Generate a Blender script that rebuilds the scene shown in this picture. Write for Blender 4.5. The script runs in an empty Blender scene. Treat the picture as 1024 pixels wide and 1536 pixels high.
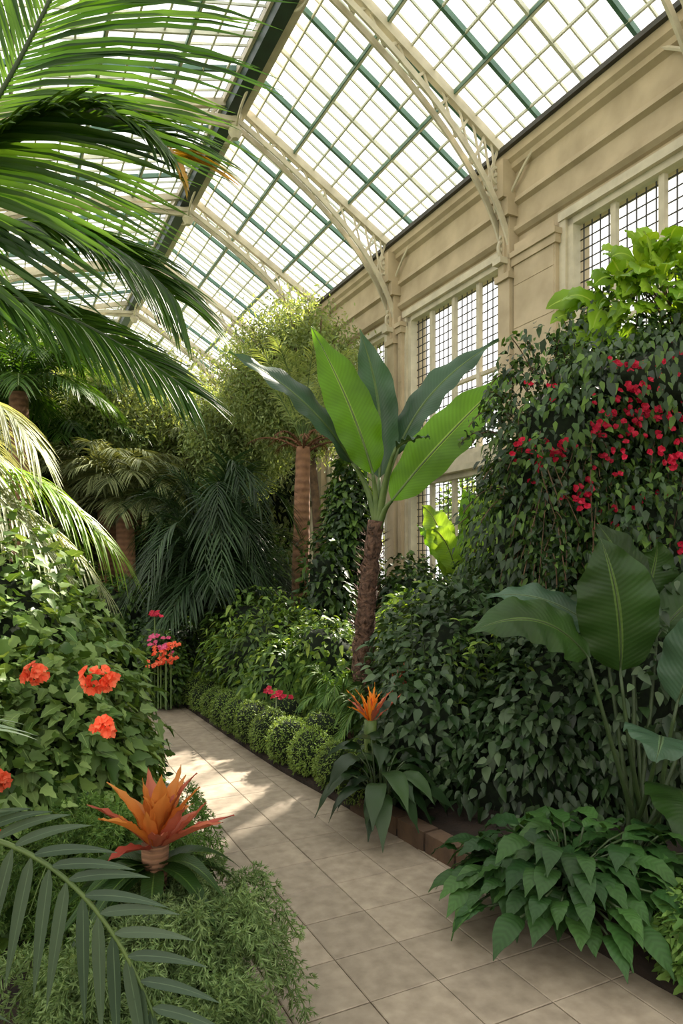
import bpy, math, numpy as np
from mathutils import Vector
R = np.random.RandomState(7)
ROT = math.atan(0.5)
CO, SI = math.cos(ROT), math.sin(ROT)
def W(a, b, z=0.0):            # greenhouse axes -> world
    return (a*CO - b*SI, a*SI + b*CO, z)
def nz(v):
    v = np.asarray(v, float); return v/np.maximum(np.linalg.norm(v, axis=-1, keepdims=True), 1e-9)

# ---------------------------------------------------------------- mesh builder
class MB:
    def __init__(s):
        s.v=[]; s.uv=[]; s.q=[]; s.m=[]; s.n=0
    def add(s, v, q, mat=0, uv=None):
        v=np.asarray(v,float).reshape(-1,3); q=np.asarray(q,int).reshape(-1,4)
        s.v.append(v); s.uv.append(np.zeros((len(v),2)) if uv is None else np.asarray(uv,float).reshape(-1,2))
        s.q.append(q+s.n); s.m.append(np.full(len(q),mat,int)); s.n+=len(v)
    def finish(s, name, mats, rot=False, smooth=True, parent=None):
        v=np.concatenate(s.v); q=np.concatenate(s.q); uv=np.concatenate(s.uv); m=np.concatenate(s.m)
        me=bpy.data.meshes.new(name)
        me.vertices.add(len(v)); me.vertices.foreach_set('co', v.ravel().astype(np.float32))
        me.loops.add(q.size); me.loops.foreach_set('vertex_index', q.ravel().astype(np.int32))
        me.polygons.add(len(q)); me.polygons.foreach_set('loop_start', (np.arange(len(q))*4).astype(np.int32))
        me.polygons.foreach_set('material_index', m.astype(np.int32))
        me.update(calc_edges=True)
        l=me.uv_layers.new(name='UVMap'); l.data.foreach_set('uv', uv[q.ravel()].ravel().astype(np.float32))
        me.polygons.foreach_set('use_smooth', np.full(len(q), smooth))
        for mt in mats: me.materials.append(mt)
        me.validate(); me.update()
        o=bpy.data.objects.new(name, me); bpy.context.scene.collection.objects.link(o)
        if rot: o.rotation_euler=(0,0,ROT)
        if parent: o.parent=parent
        return o

def prof(kind, s):
    s=np.asarray(s)
    if kind=='ovate': return np.clip(np.power(np.sin(np.pi*np.power(np.clip(s,0,1),.72)),.9),.02,1)
    if kind=='lance': return np.clip(np.power(np.sin(np.pi*np.power(np.clip(s,0.0,1),.6)),.8),.03,1)
    if kind=='strip': return np.clip(np.minimum(1,s*8+.4)*np.sqrt(np.clip(1-s**2.5,0,1)),.03,1)
    if kind=='round': return np.clip(np.power(np.sin(np.pi*np.power(np.clip(s,0,1),.85)),.55),.03,1)
    if kind=='petal': return np.clip(np.power(np.sin(np.pi*np.power(np.clip(s,0,1),1.3)),.7),.12,1)
    if kind=='lobed': return np.interp(s,[0,.08,.22,.36,.5,.64,.8,1],[.1,.75,1.0,.55,.8,.4,.42,.02])
    if kind=='needle': return np.clip(1-s,.1,1)

def ribbons(mb, P, D, N, L, Wd, G=0.0, nseg=4, kind='ovate', fold=.15, cols=3, mat=0):
    P=np.atleast_2d(np.asarray(P,float)); n=len(P)
    D=nz(np.broadcast_to(np.asarray(D,float),(n,3))); N=np.broadcast_to(np.asarray(N,float),(n,3))
    L=np.broadcast_to(np.asarray(L,float),(n,)); Wd=np.broadcast_to(np.asarray(Wd,float),(n,)); G=np.broadcast_to(np.asarray(G,float),(n,))
    side=np.cross(D,N); side=nz(side+1e-6); Nn=np.cross(side,D)
    s=np.linspace(0,1,nseg+1); pr=prof(kind,s)
    C=P[:,None,:]+D[:,None,:]*(L[:,None]*s)[:,:,None]
    C[:,:,2]-= (G*L)[:,None]*s[None,:]**2
    x=np.linspace(-1,1,cols)
    w=(Wd[:,None]*pr[None,:]*.5)
    V=C[:,:,None,:]+side[:,None,None,:]*(w[:,:,None]*x)[...,None]+Nn[:,None,None,:]*(w[:,:,None]*np.abs(x)*fold*2)[...,None]
    r=nseg+1
    i,j=np.meshgrid(np.arange(nseg),np.arange(cols-1),indexing='ij')
    base=(i*cols+j).ravel()
    q=np.stack([base,base+1,base+cols+1,base+cols],1)
    q=(q[None]+(np.arange(n)*r*cols)[:,None,None]).reshape(-1,4)
    uv=np.stack(np.broadcast_arrays(((x+1)/2)[None,None,:],s[None,:,None]),-1)
    uv=np.broadcast_to(uv,(n,r,cols,2))
    mb.add(V.reshape(-1,3),q,0,uv.reshape(-1,2))
    if np.ndim(mat)==0: mb.m[-1][:]=mat
    else: mb.m[-1][:]=np.repeat(np.asarray(mat),nseg*(cols-1))

def tube(mb, pts, rad, ns=8, mat=0, vs=1.0, jit=0.0, cap=True):
    pts=np.asarray(pts,float); n=len(pts); rad=np.broadcast_to(np.asarray(rad,float),(n,))
    T=nz(np.gradient(pts,axis=0)); ref=np.array([0,0,1.]) if abs(T[0,2])<.8 else np.array([0,1.,0])
    A=nz(np.cross(T,ref)); B=np.cross(T,A)
    th=np.linspace(0,2*np.pi,ns,endpoint=False)
    rr=rad[:,None]*(1+jit*R.uniform(-1,1,(n,ns)))
    V=pts[:,None,:]+A[:,None,:]*(rr*np.cos(th))[...,None]+B[:,None,:]*(rr*np.sin(th))[...,None]
    q=[]
    for i in range(n-1):
        for j in range(ns):
            k=(j+1)%ns; q.append((i*ns+j,i*ns+k,(i+1)*ns+k,(i+1)*ns+j))
    uv=np.stack(np.broadcast_arrays((th/6.283)[None,:],(np.arange(n)/max(n-1,1)*vs)[:,None]),-1)
    V=V.reshape(-1,3); uv=uv.reshape(-1,2)
    if cap:
        for e,k0 in ((0,0),(n-1,(n-1)*ns)):
            c=len(V); V=np.vstack([V,pts[e]]); uv=np.vstack([uv,[0,0]])
            for j in range(0,ns,2):
                q.append((c,k0+j,k0+(j+1)%ns,k0+(j+2)%ns))
    mb.add(V,q,mat,uv)

BQ=[(0,1,2,3),(7,6,5,4),(0,4,5,1),(1,5,6,2),(2,6,7,3),(3,7,4,0)]
def box(mb, lo, hi, mat=0):
    x0,y0,z0=lo; x1,y1,z1=hi
    v=[(x0,y0,z0),(x0,y1,z0),(x1,y1,z0),(x1,y0,z0),(x0,y0,z1),(x0,y1,z1),(x1,y1,z1),(x1,y0,z1)]
    mb.add(v,BQ,mat)
def beam(mb,p0,p1,w,h,mat=0,up=(0,0,1)):
    p0=np.array(p0,float);p1=np.array(p1,float);T=nz(p1-p0)
    S=nz(np.cross(T,up)); U=np.cross(S,T)
    a,b=S*w/2,U*h/2
    v=[p0-a-b,p0+a-b,p0+a+b,p0-a+b,p1-a-b,p1+a-b,p1+a+b,p1-a+b]
    mb.add(v,BQ,mat)
def bez(P0,P1,P2,n):
    t=np.linspace(0,1,n)[:,None]; P0,P1,P2=map(lambda p:np.asarray(p,float),(P0,P1,P2))
    return (1-t)**2*P0+2*t*(1-t)*P1+t*t*P2

# ---------------------------------------------------------------- materials
def newmat(name):
    m=bpy.data.materials.new(name); m.use_nodes=True; nt=m.node_tree; nt.nodes.clear()
    return m,nt,nt.nodes.new('ShaderNodeOutputMaterial')
def lin(c): return tuple(((x/255)/12.92 if x/255<.04045 else ((x/255+.055)/1.055)**2.4) for x in c)+(1,)
def mth(nt,op,a,b=None,c=None):
    n=nt.nodes.new('ShaderNodeMath'); n.operation=op
    for i,x in enumerate((a,b,c)):
        if x is None: continue
        if isinstance(x,(int,float)): n.inputs[i].default_value=x
        else: nt.links.new(x,n.inputs[i])
    return n.outputs[0]
def mixc(nt,f,a,b,mode='MIX'):
    n=nt.nodes.new('ShaderNodeMix'); n.data_type='RGBA'; n.blend_type=mode
    for i,x in ((0,f),(6,a),(7,b)):
        if isinstance(x,(int,float,tuple)): n.inputs[i].default_value=x
        else: nt.links.new(x,n.inputs[i])
    return n.outputs[2]
def leafmat(name,c1,c2,rough=.5,trans=.28,vein=0,tip=None,tcol=None,spec=.3,rib=None,vs=.8):
    m,nt,out=newmat(name); L=nt.links.new
    g=nt.nodes.new('ShaderNodeNewGeometry')
    col=mixc(nt,g.outputs['Random Per Island'],lin(c1),lin(c2))
    tc=nt.nodes.new('ShaderNodeTexCoord'); sp=nt.nodes.new('ShaderNodeSeparateXYZ'); L(tc.outputs['UV'],sp.inputs[0])
    ax=mth(nt,'ABSOLUTE',mth(nt,'SUBTRACT',sp.outputs[0],.5))
    nz_=nt.nodes.new('ShaderNodeTexNoise'); nz_.inputs['Scale'].default_value=1.9; nz_.inputs['Detail'].default_value=3
    L(tc.outputs['Object'],nz_.inputs['Vector'])
    f=mth(nt,'MULTIPLY_ADD',nz_.outputs[0],1.9,.05)
    cm=nt.nodes.new('ShaderNodeCombineXYZ'); [L(f,cm.inputs[i]) for i in range(3)]
    col=mixc(nt,1.0,col,cm.outputs[0],'MULTIPLY')
    if tip: 
        col=mixc(nt,mth(nt,'POWER',sp.outputs[1],2.0),col,lin(tip))
    if rib: 
        col=mixc(nt,mth(nt,'LESS_THAN',ax,.035),col,lin(rib))
    bump=None
    if vein:
        st=mth(nt,'SINE',mth(nt,'MULTIPLY',mth(nt,'SUBTRACT',sp.outputs[1],mth(nt,'MULTIPLY',ax,.25)),vein))
        st=mth(nt,'MULTIPLY_ADD',st,.5,.5)
        d=mixc(nt,1.0,col,(vs,vs,vs*.95,1),'MULTIPLY'); col=mixc(nt,st,col,d)
        bump=nt.nodes.new('ShaderNodeBump'); bump.inputs['Strength'].default_value=.12; bump.inputs['Distance'].default_value=.005
        L(st,bump.inputs['Height'])
    p=nt.nodes.new('ShaderNodeBsdfPrincipled'); L(col,p.inputs['Base Color']); p.inputs['Roughness'].default_value=rough
    p.inputs['Specular IOR Level'].default_value=spec
    if bump: L(bump.outputs[0],p.inputs['Normal'])
    t=nt.nodes.new('ShaderNodeBsdfTranslucent')
    tcn=mixc(nt,1.0,col,(tcol or (1.7,1.5,.6,1)),'MULTIPLY'); L(tcn,t.inputs[0])
    mx=nt.nodes.new('ShaderNodeMixShader'); mx.inputs[0].default_value=trans
    L(p.outputs[0],mx.inputs[1]); L(t.outputs[0],mx.inputs[2]); L(mx.outputs[0],out.inputs[0])
    return m
def solid(name,c1,c2,scale=4,rough=.7,bump=.2,rings=0,island=0.0,detail=6,dist=.02):
    m,nt,out=newmat(name); L=nt.links.new
    tc=nt.nodes.new('ShaderNodeTexCoord'); n=nt.nodes.new('ShaderNodeTexNoise'); n.inputs['Scale'].default_value=scale; n.inputs['Detail'].default_value=detail
    L(tc.outputs['Object'],n.inputs['Vector'])
    mr=nt.nodes.new('ShaderNodeMapRange'); mr.inputs[1].default_value=.3; mr.inputs[2].default_value=.7; L(n.outputs[0],mr.inputs[0])
    h=mr.outputs[0]
    if rings:
        sp=nt.nodes.new('ShaderNodeSeparateXYZ'); L(tc.outputs['UV'],sp.inputs[0])
        s=mth(nt,'SINE',mth(nt,'MULTIPLY_ADD',n.outputs[0],2.0,mth(nt,'MULTIPLY',sp.outputs[1],rings)))
        h=mth(nt,'MULTIPLY_ADD',mth(nt,'MULTIPLY_ADD',s,.5,.5),.4,mth(nt,'MULTIPLY',h,.6))
    col=mixc(nt,h,lin(c1),lin(c2))
    if island:
        g=nt.nodes.new('ShaderNodeNewGeometry'); f=mth(nt,'MULTIPLY_ADD',g.outputs['Random Per Island'],island,1-island/2)
        cm=nt.nodes.new('ShaderNodeCombineXYZ'); [L(f,cm.inputs[i]) for i in range(3)]
        col=mixc(nt,1.0,col,cm.outputs[0],'MULTIPLY')
    p=nt.nodes.new('ShaderNodeBsdfPrincipled'); L(col,p.inputs['Base Color']); p.inputs['Roughness'].default_value=rough
    if bump:
        b=nt.nodes.new('ShaderNodeBump'); b.inputs['Strength'].default_value=bump; b.inputs['Distance'].default_value=dist
        L(h,b.inputs['Height']); L(b.outputs[0],p.inputs['Normal'])
    L(p.outputs[0],out.inputs[0]); return m

M=dict(
 stone=solid('limestone',(188,172,146),(162,147,122),2.5,.85,.15),
 cream=solid('cream_paint',(200,192,170),(172,164,144),5,.6,.08),
 bar=solid('glazing_bar_paint',(208,208,190),(182,186,168),5,.5,0),
 green=solid('green_paint',(84,120,100),(60,96,80),6,.45,0),
 dgreen=solid('dark_green_paint',(26,54,44),(16,38,32),6,.45,0),
 dark=solid('dark_metal',(60,58,50),(40,40,36),6,.5,0),
 soil=solid('soil',(48,36,26),(26,20,14),9,.95,.6),
 tile=solid('paver_stone',(166,153,134),(138,126,109),14,.6,.12,island=.20,detail=8,dist=.006),
 grout=solid('grout',(96,86,74),(72,64,54),20,.95,.2),
 curb=solid('curb_stone',(104,82,62),(68,52,40),7,.85,.4),
 grass=solid('lawn',(70,92,50),(50,70,36),1.5,.9,.2),
 trunkp=solid('palm_bark',(150,112,82),(104,74,54),9,.9,.7,rings=200),
 bark=solid('fibrous_bark',(122,92,74),(52,38,30),26,.95,1.0,detail=8),
 wood=solid('branch_bark',(110,88,64),(62,48,36),12,.9,.5),
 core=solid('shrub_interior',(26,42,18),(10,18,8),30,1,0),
 stalk=solid('green_stalk',(98,118,58),(66,90,42),8,.5,.1),
 dstalk=solid('dark_stalk',(58,78,38),(42,58,30),8,.5,.1),
 banL=leafmat('banana_leaf_light',(94,142,28),(104,150,36),.42,.4,230,rib=(150,184,80),vs=.88),
 banD=leafmat('banana_leaf_dark',(52,80,58),(64,92,68),.34,.15,230,rib=(90,120,70),vs=.9),
 banY=leafmat('banana_leaf_yellow',(128,164,60),(140,174,70),.42,.4,150,rib=(180,196,110),vs=.88),
 pad=leafmat('paddle_leaf',(36,62,24),(46,74,30),.38,.18,170,rib=(80,106,50),vs=.9),
 padG=leafmat('paddle_leaf_glossy',(54,80,60),(66,92,70),.33,.12,170,rib=(100,125,90),vs=.9),
 palm=leafmat('palm_leaflet',(34,66,20),(72,106,34),.45,.3),
 palmD=leafmat('palm_leaflet_dark',(28,50,28),(56,80,46),.42,.15),
 palmP=leafmat('palm_leaflet_pale',(146,156,122),(170,176,140),.5,.25),
 palmY=leafmat('palm_leaflet_bright',(100,140,40),(128,160,54),.4,.35),
 fore=leafmat('foreground_leaflet',(54,74,54),(78,96,72),.45,.12,rib=(84,104,78)),
 tipo=leafmat('palm_leaflet_orange',(140,130,40),(186,140,50),.5,.3),
 ivy=leafmat('ivy_leaf',(76,108,50),(132,158,90),.45,.22,rib=(130,156,92)),
 bush=leafmat('shrub_leaf',(48,76,30),(92,122,50),.45,.24),
 bushD=leafmat('shrub_leaf_dark',(26,48,24),(54,80,40),.4,.16,spec=.4),
 bushG=leafmat('shrub_leaf_grey',(50,70,46),(80,100,66),.45,.12,spec=.4),
 bushL=leafmat('shrub_leaf_light',(104,138,54),(142,166,78),.45,.35),
 moss=leafmat('moss_leaf',(92,120,50),(134,158,78),.6,.25),
 airy=leafmat('airy_leaf',(104,126,74),(152,166,114),.55,.35),
 oliveHaze=leafmat('olive_leaf_hazed',(92,104,66),(134,142,98),.6,.2),  # far foliage: distance haze painted in as a paler, duller green
 hosta=leafmat('hosta_leaf',(38,72,34),(68,104,50),.42,.18,60,vs=.8),
 fern=leafmat('fern_frond',(60,96,40),(108,138,66),.55,.25),
 fernD=leafmat('feathery_fern',(80,108,58),(132,154,100),.6,.22),
 fig=leafmat('broad_leaf',(100,142,34),(140,172,54),.38,.35,rib=(160,188,84)),
 red=leafmat('crimson_bract',(170,14,44),(212,40,76),.5,.25,tcol=(1.3,.8,.9,1)),
 coral=leafmat('coral_petal',(230,84,48),(240,132,92),.5,.3,tcol=(1.2,.9,.8,1)),
 pink=leafmat('pink_petal',(208,70,120),(226,110,150),.5,.3,tcol=(1.2,.9,.9,1)),
 orange=leafmat('orange_bract',(212,136,56),(190,104,48),.42,.25,tip=(206,140,70),tcol=(1.2,.9,.6,1)),
 orangeY=leafmat('flame_bract',(236,110,24),(240,150,40),.42,.3,tip=(244,176,70),tcol=(1.2,.9,.6,1)),
 rust=leafmat('rust_bract',(160,66,56),(184,108,80),.45,.2,tcol=(1.2,.8,.7,1)),
 dead=leafmat('dry_frond',(120,84,60),(84,58,42),.8,.1),
)

# ================================================================ BUILDING
EAVE,RIDGE,RA,WA,WL=6.93,8.6,3.15,6.0,-2.9
B0,B1=-3.0,23.0
def roofz(a): return RIDGE-(a-RA)*(RIDGE-EAVE)/(WA-RA) if a>RA else RIDGE-(RA-a)*.30
zL=roofz(WL)
BAY=2.87; COLS=[9.85+BAY*k for k in range(-4,5)]
mb=MB()
def sl(a,b,off=0): return (a,b,roofz(a)+off)
for side,(a0,a1,n) in enumerate(((RA,WA,9),(WL,RA,18))):
    for i in range(n+1):
        a=a0+(a1-a0)*i/n
        big=i%3==0
        th=.05 if big else .024
        beam(mb,sl(a,B0),sl(a,B1),th,th*1.3,0)
        if big: beam(mb,sl(a-.02,B0,-.02),sl(a-.02,B1,-.02),.015,.05,1)
    b=B0; k=0
    while b<=B1:
        thick=(k%6==3)
        beam(mb,sl(a0,b,.02),sl(a1,b,.02),.045 if thick else .018,.07 if thick else .03,1 if thick else 0)
        if not thick and k%3==0: beam(mb,sl(a0,b,-.01),sl(a1,b,-.01),.034,.05,0)
        b+=BAY/12; k+=1
mb.finish('ceiling',[M['bar'],M['green']],rot=True,smooth=False)
mb=MB(); box(mb,(RA-.16,B0,RIDGE-.30),(RA+.02,B1,RIDGE+.1),0); box(mb,(RA+.02,B0,RIDGE-.24),(RA+.15,B1,RIDGE+.02),1); box(mb,(RA-.2,B0,RIDGE-.12),(RA-.16,B1,RIDGE-.02),1)
mb.finish('ridge_beam',[M['dgreen'],M['cream']],rot=True,smooth=False)
mb=MB()
for cb in COLS:
    for db in (-.07,.07):
        P=bez((WA-.12,cb+db,5.75),(5.5,cb+db,7.05),(RA,cb+db,8.25),20)
        for p,q in zip(P[:-1],P[1:]): beam(mb,p,q,.03,.08,0)
        P2=bez((RA,cb+db,8.25),(-.6,cb+db,7.9),(WL+.12,cb+db,5.2),18)
        for p,q in zip(P2[:-1],P2[1:]): beam(mb,p,q,.03,.07,0)
    beam(mb,sl(RA,cb,-.06),sl(WA,cb,-.06),.08,.12,0); beam(mb,sl(WL,cb,-.06),sl(RA,cb,-.06),.08,.11,0)
    beam(mb,sl(RA,cb+.12,-.0),sl(WA,cb+.12,-.0),.03,.1,1)
    for i in range(1,19,2):
        p=P[i]; r=sl(p[0]+.2,cb,-.1); beam(mb,(p[0],cb,p[2]),r,.025,.03,0)
        r=sl(max(p[0]-.2,RA+.05),cb,-.1); beam(mb,(p[0],cb,p[2]),r,.02,.025,0)
        if i<17:
            p=P2[i]; r=sl(p[0]+.2,cb,-.1); beam(mb,(p[0],cb,p[2]),r,.025,.03,0)
    tube(mb,[(RA,cb,8.0),(RA,cb,8.1),(RA,cb,8.25),(RA,cb,8.4)],[.05,.11,.07,.12],10,0)
    beam(mb,(RA,cb,8.18),(1.3,cb,8.0),.05,.06,0)
    for s in (-1,1):
        tube(mb,bez((RA,cb+s*.05,8.15),(RA+.1*s,cb+s*.5,8.2),(RA,cb+s*.75,8.38),8),.02,6,0)
        tube(mb,bez((WA-.12,cb,6.3),(WA-.15,cb+s*.3,6.6),(WA-.12,cb+s*.6,6.8),8),.022,6,0)
    th=np.linspace(0,3.6*math.pi,40); rr=.02+.14*th/th[-1]
    tube(mb,np.stack([WA-.28-rr*np.cos(th)*.8,np.full(40,cb),6.62+rr*np.sin(th)],1),.024,6,0)
    tube(mb,np.stack([WA-.24-rr*np.cos(th)*.6,np.full(40,cb),6.25-rr*np.sin(th)*.8],1),.022,6,0)
    tube(mb,np.stack([WA-.2-rr*np.cos(th)*.5,np.full(40,cb),5.72-rr*np.sin(th)*.9],1),.024,6,0)
    box(mb,(5.72,cb-.08,5.5),(5.85,cb+.08,5.58))
mb.finish('roof_truss',[M['cream'],M['green']],rot=True,smooth=False)
WINS=[(-2.6,-.4),(.6,2.9),(3.55,6.02),(7.2,9.55),(10.25,12.5),(13.1,15.3),(16,18.2),(18.9,21.1)]
ZS=[(.75,2.98),(3.2,5.70)]
def wall(name,a0,a1,zt,wins,zs,mat):
    mb=MB(); e=B0
    for (w0,w1) in wins:
        box(mb,(a0,e,0),(a1,w0,zt)); e=w1
        z=0
        for (z0,z1) in zs: box(mb,(a0,w0,z),(a1,w1,z0)); z=z1
        box(mb,(a0,w0,z),(a1,w1,zt))
    box(mb,(a0,e,0),(a1,B1,zt))
    return mb.finish(name,[mat],rot=True,smooth=False)
wall('wall_right',WA,WA+.35,6.75,WINS,ZS,M['stone'])
def extr(mb,pf,b0,b1,mat=0):
    pf=np.array(pf); n=len(pf)
    v=[(p[0],b0,p[1]) for p in pf]+[(p[0],b1,p[1]) for p in pf]
    mb.add(v,[(i,i+1,n+i+1,n+i) for i in range(n-1)],mat)
mb=MB()
extr(mb,[(6.2,6.93),(5.80,6.93),(5.80,6.80),(5.85,6.76),(5.86,6.70),(5.93,6.66),(5.93,6.34),(5.90,6.33),(5.89,6.27),(5.955,6.24),(5.955,5.98),(5.91,5.97),(5.91,5.92),(5.96,5.88),(6.02,5.86)],B0,B1)
mb.finish('trim_cornice',[M['stone']],rot=True,smooth=False)
mb=MB(); box(mb,(5.74,B0,6.91),(5.86,B1,6.97))
mb.finish('trim_gutter',[M['dark']],rot=True,smooth=False)
mb=MB()
for cb in COLS:
    box(mb,(5.84,cb-.11,0),(6.02,cb+.11,6.3)); box(mb,(5.78,cb-.15,6.1),(6.02,cb+.15,6.32)); box(mb,(5.80,cb-.14,5.3),(6.02,cb+.14,5.38))
    box(mb,(5.76,cb-.17,0),(6.02,cb+.17,.5)); box(mb,(5.72,cb-.13,6.32),(6.0,cb+.13,6.8))
    box(mb,(5.8,cb-.05,5.38),(5.84,cb+.05,6.1))
for (p0,p1) in ((6.12,6.86),(9.6,9.72),(3.0,3.45)):
    box(mb,(5.90,p0,0),(6.02,p1,5.55)); box(mb,(5.84,p0-.05,5.55),(6.02,p1+.04,5.62)); box(mb,(5.87,p0-.03,5.45),(6.02,p1+.02,5.55))
    for z in np.arange(.8,5.4,.55): box(mb,(5.893,p0+.02,z),(5.90,p1-.02,z+.53))
mb.finish('wall_pilaster',[M['stone']],rot=True,smooth=False)
for k,(w0,w1) in enumerate(WINS):
    mb=MB()
    for zi,(z0,z1) in enumerate(ZS):
        a=6.1
        for bb in (w0+.04,w1-.04): beam(mb,(a-.04,bb,z0),(a-.04,bb,z1),.12,.08,0,up=(0,1,0))
        for zz in (z0+.04,z1-.04): beam(mb,(a-.04,w0,zz),(a-.04,w1,zz),.12,.08,0)
        for i in range(1,4):
            bb=w0+(w1-w0)*i/4; beam(mb,(a-.02,bb,z0),(a-.02,bb,z1),.07,.06,0,up=(1,0,0))
        if zi==1: beam(mb,(a,w0,z0+(z1-z0)*.45),(a,w1,z0+(z1-z0)*.45),.06,.05,0)
        m_=20
        for i in range(1,m_): 
            bb=w0+(w1-w0)*i/m_; beam(mb,(a+.03,bb,z0),(a+.03,bb,z1),.012,.012,1,up=(1,0,0))
        m_=20
        for i in range(1,m_):
            zz=z0+(z1-z0)*i/m_; beam(mb,(a+.03,w0,zz),(a+.03,w1,zz),.012,.012,1)
    box(mb,(5.88,w0-.08,2.98),(6.12,w1+.08,3.06)); box(mb,(5.93,w0-.04,3.06),(6.12,w1+.04,3.2)); box(mb,(5.9,w0-.06,.66),(6.12,w1+.06,.75))
    for bb in (w0-.05,w1+.05): box(mb,(5.96,bb-.05,.75),(6.02,bb+.05,5.76))
    box(mb,(5.94,w0-.1,5.7),(6.02,w1+.1,5.8))
    mb.finish('window_%d'%(k+1),[M['cream'],M['dark']],rot=True,smooth=False)
mb=MB(); box(mb,(WL-.2,B0,0),(WL,B1,.8)); box(mb,(WL-.15,B0,zL-.15),(WL+.05,B1,zL+.02))
b=B0
while b<=B1: box(mb,(WL-.1,b-.03,.8),(WL-.03,b+.03,zL)); b+=.55
for z in np.arange(1.4,zL,.6): box(mb,(WL-.08,B0,z-.02),(WL-.04,B1,z+.02))
mb.finish('wall_left',[M['cream']],rot=True,smooth=False)
for nm,bb in (('wall_far',B1),('wall_near',B0)):
    mb=MB(); box(mb,(WL,bb-.1,0),(WA,bb+.1,1.0))
    for a in np.arange(WL,WA+.01,.5): box(mb,(a-.03,bb-.04,1),(a+.03,bb+.04,roofz(a)))
    for z in np.arange(1.6,6.6,.6): box(mb,(WL,bb-.02,z-.02),(WA,bb+.02,z+.02))
    mb.finish(nm,[M['cream']],rot=True,smooth=False)

# ---------------------------------------------------------------- ground, path, beds
mb=MB(); box(mb,(-60,-60,-.3),(60,80,-.08)); mb.finish('lawn_ground',[M['grass']],smooth=False)
mb=MB(); box(mb,(WL,B0,-.07),(WA,B1,-.009)); mb.finish('floor',[M['grout']],rot=True,smooth=False)
mb=MB(); ts=.30; g=.004
for i in range(-10,10):
    for j in range(-8,52):
        a0=.02+i*ts; b0=.1+j*ts*1.0; a1=a0+ts-g; b1=b0+ts-g
        if a0>2.6 or (b1<10 and a0<.1) or a0<-2.8: continue
        dz=R.uniform(-.0012,.0012); e=.004
        v=[(a0,b0,-.012),(a0,b1,-.012),(a1,b1,-.012),(a1,b0,-.012),(a0,b0,dz-e*.6),(a0,b1,dz-e*.6),(a1,b1,dz-e*.6),(a1,b0,dz-e*.6),
           (a0+e,b0+e,dz),(a0+e,b1-e,dz),(a1-e,b1-e,dz),(a1-e,b0+e,dz)]
        q=[(0,4,5,1),(1,5,6,2),(2,6,7,3),(3,7,4,0),(4,8,9,5),(5,9,10,6),(6,10,11,7),(7,11,8,4),(8,11,10,9)]
        mb.add(v,q)
mb.finish('paved_garden_path',[M['tile']],rot=True,smooth=False)
RE=[(2.45,B0),(2.35,1.0),(2.25,1.7),(2.14,3.1),(2.07,3.9),(1.96,5),(1.92,6.1),(1.88,8.0),(1.55,9.6),(.6,11.4),(-.8,12.8),(-2.85,13.6)]
LE=[(.40,B0),(.55,1.0),(.72,2.3),(.95,3.3),(1.08,4.3),(1.10,7.0),(.9,8.6),(.2,10.0),(-1.0,11.2),(-2.85,12)]
def interp(E,n=60):
    E=np.array(E); d=np.r_[0,np.cumsum(np.linalg.norm(np.diff(E,axis=0),axis=1))]; t=np.linspace(0,d[-1],n)
    return np.stack([np.interp(t,d,E[:,0]),np.interp(t,d,E[:,1])],1)
def bed(name,E,outer):
    P=interp(E); n=len(P); mb=MB()
    O=interp(outer,n); v=[];
    for p in P: v.append((p[0],p[1],-.011))
    for p in P: v.append((p[0],p[1],.04))
    for p,o in zip(P,O): v.append((p[0]*.85+o[0]*.15,p[1]*.85+o[1]*.15,.10))
    for o in O: v.append((o[0],o[1],.12))
    q=[]
    for r in range(3):
        for i in range(n-1): q.append((r*n+i,r*n+i+1,(r+1)*n+i+1,(r+1)*n+i))
    mb.add(v,q); mb.finish(name,[M['soil']],rot=True)
bed('planting_bed',RE,[(5.7,B0+.2),(5.7,B1-.2),(-2.8,B1-.2)])
bed('planting_bed',LE,[(-2.8,B0+.2),(-2.8,11.9)])
mb=MB(); bs=np.linspace(2.7,4.0,6)
for k in range(5):
    b_a,b_b=bs[k]+.01,bs[k+1]-.01; aa=np.interp(b_a,[1.7,3.1,3.9,5],[2.25,2.14,2.07,1.96]); ab=np.interp(b_b,[1.7,3.1,3.9,5],[2.25,2.14,2.07,1.96])
    beam(mb,(aa+.05,b_a,.045),(ab+.05,b_b,.045),.11,.13)
mb.finish('garden_edging',[M['curb']],rot=True,smooth=False)

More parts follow.
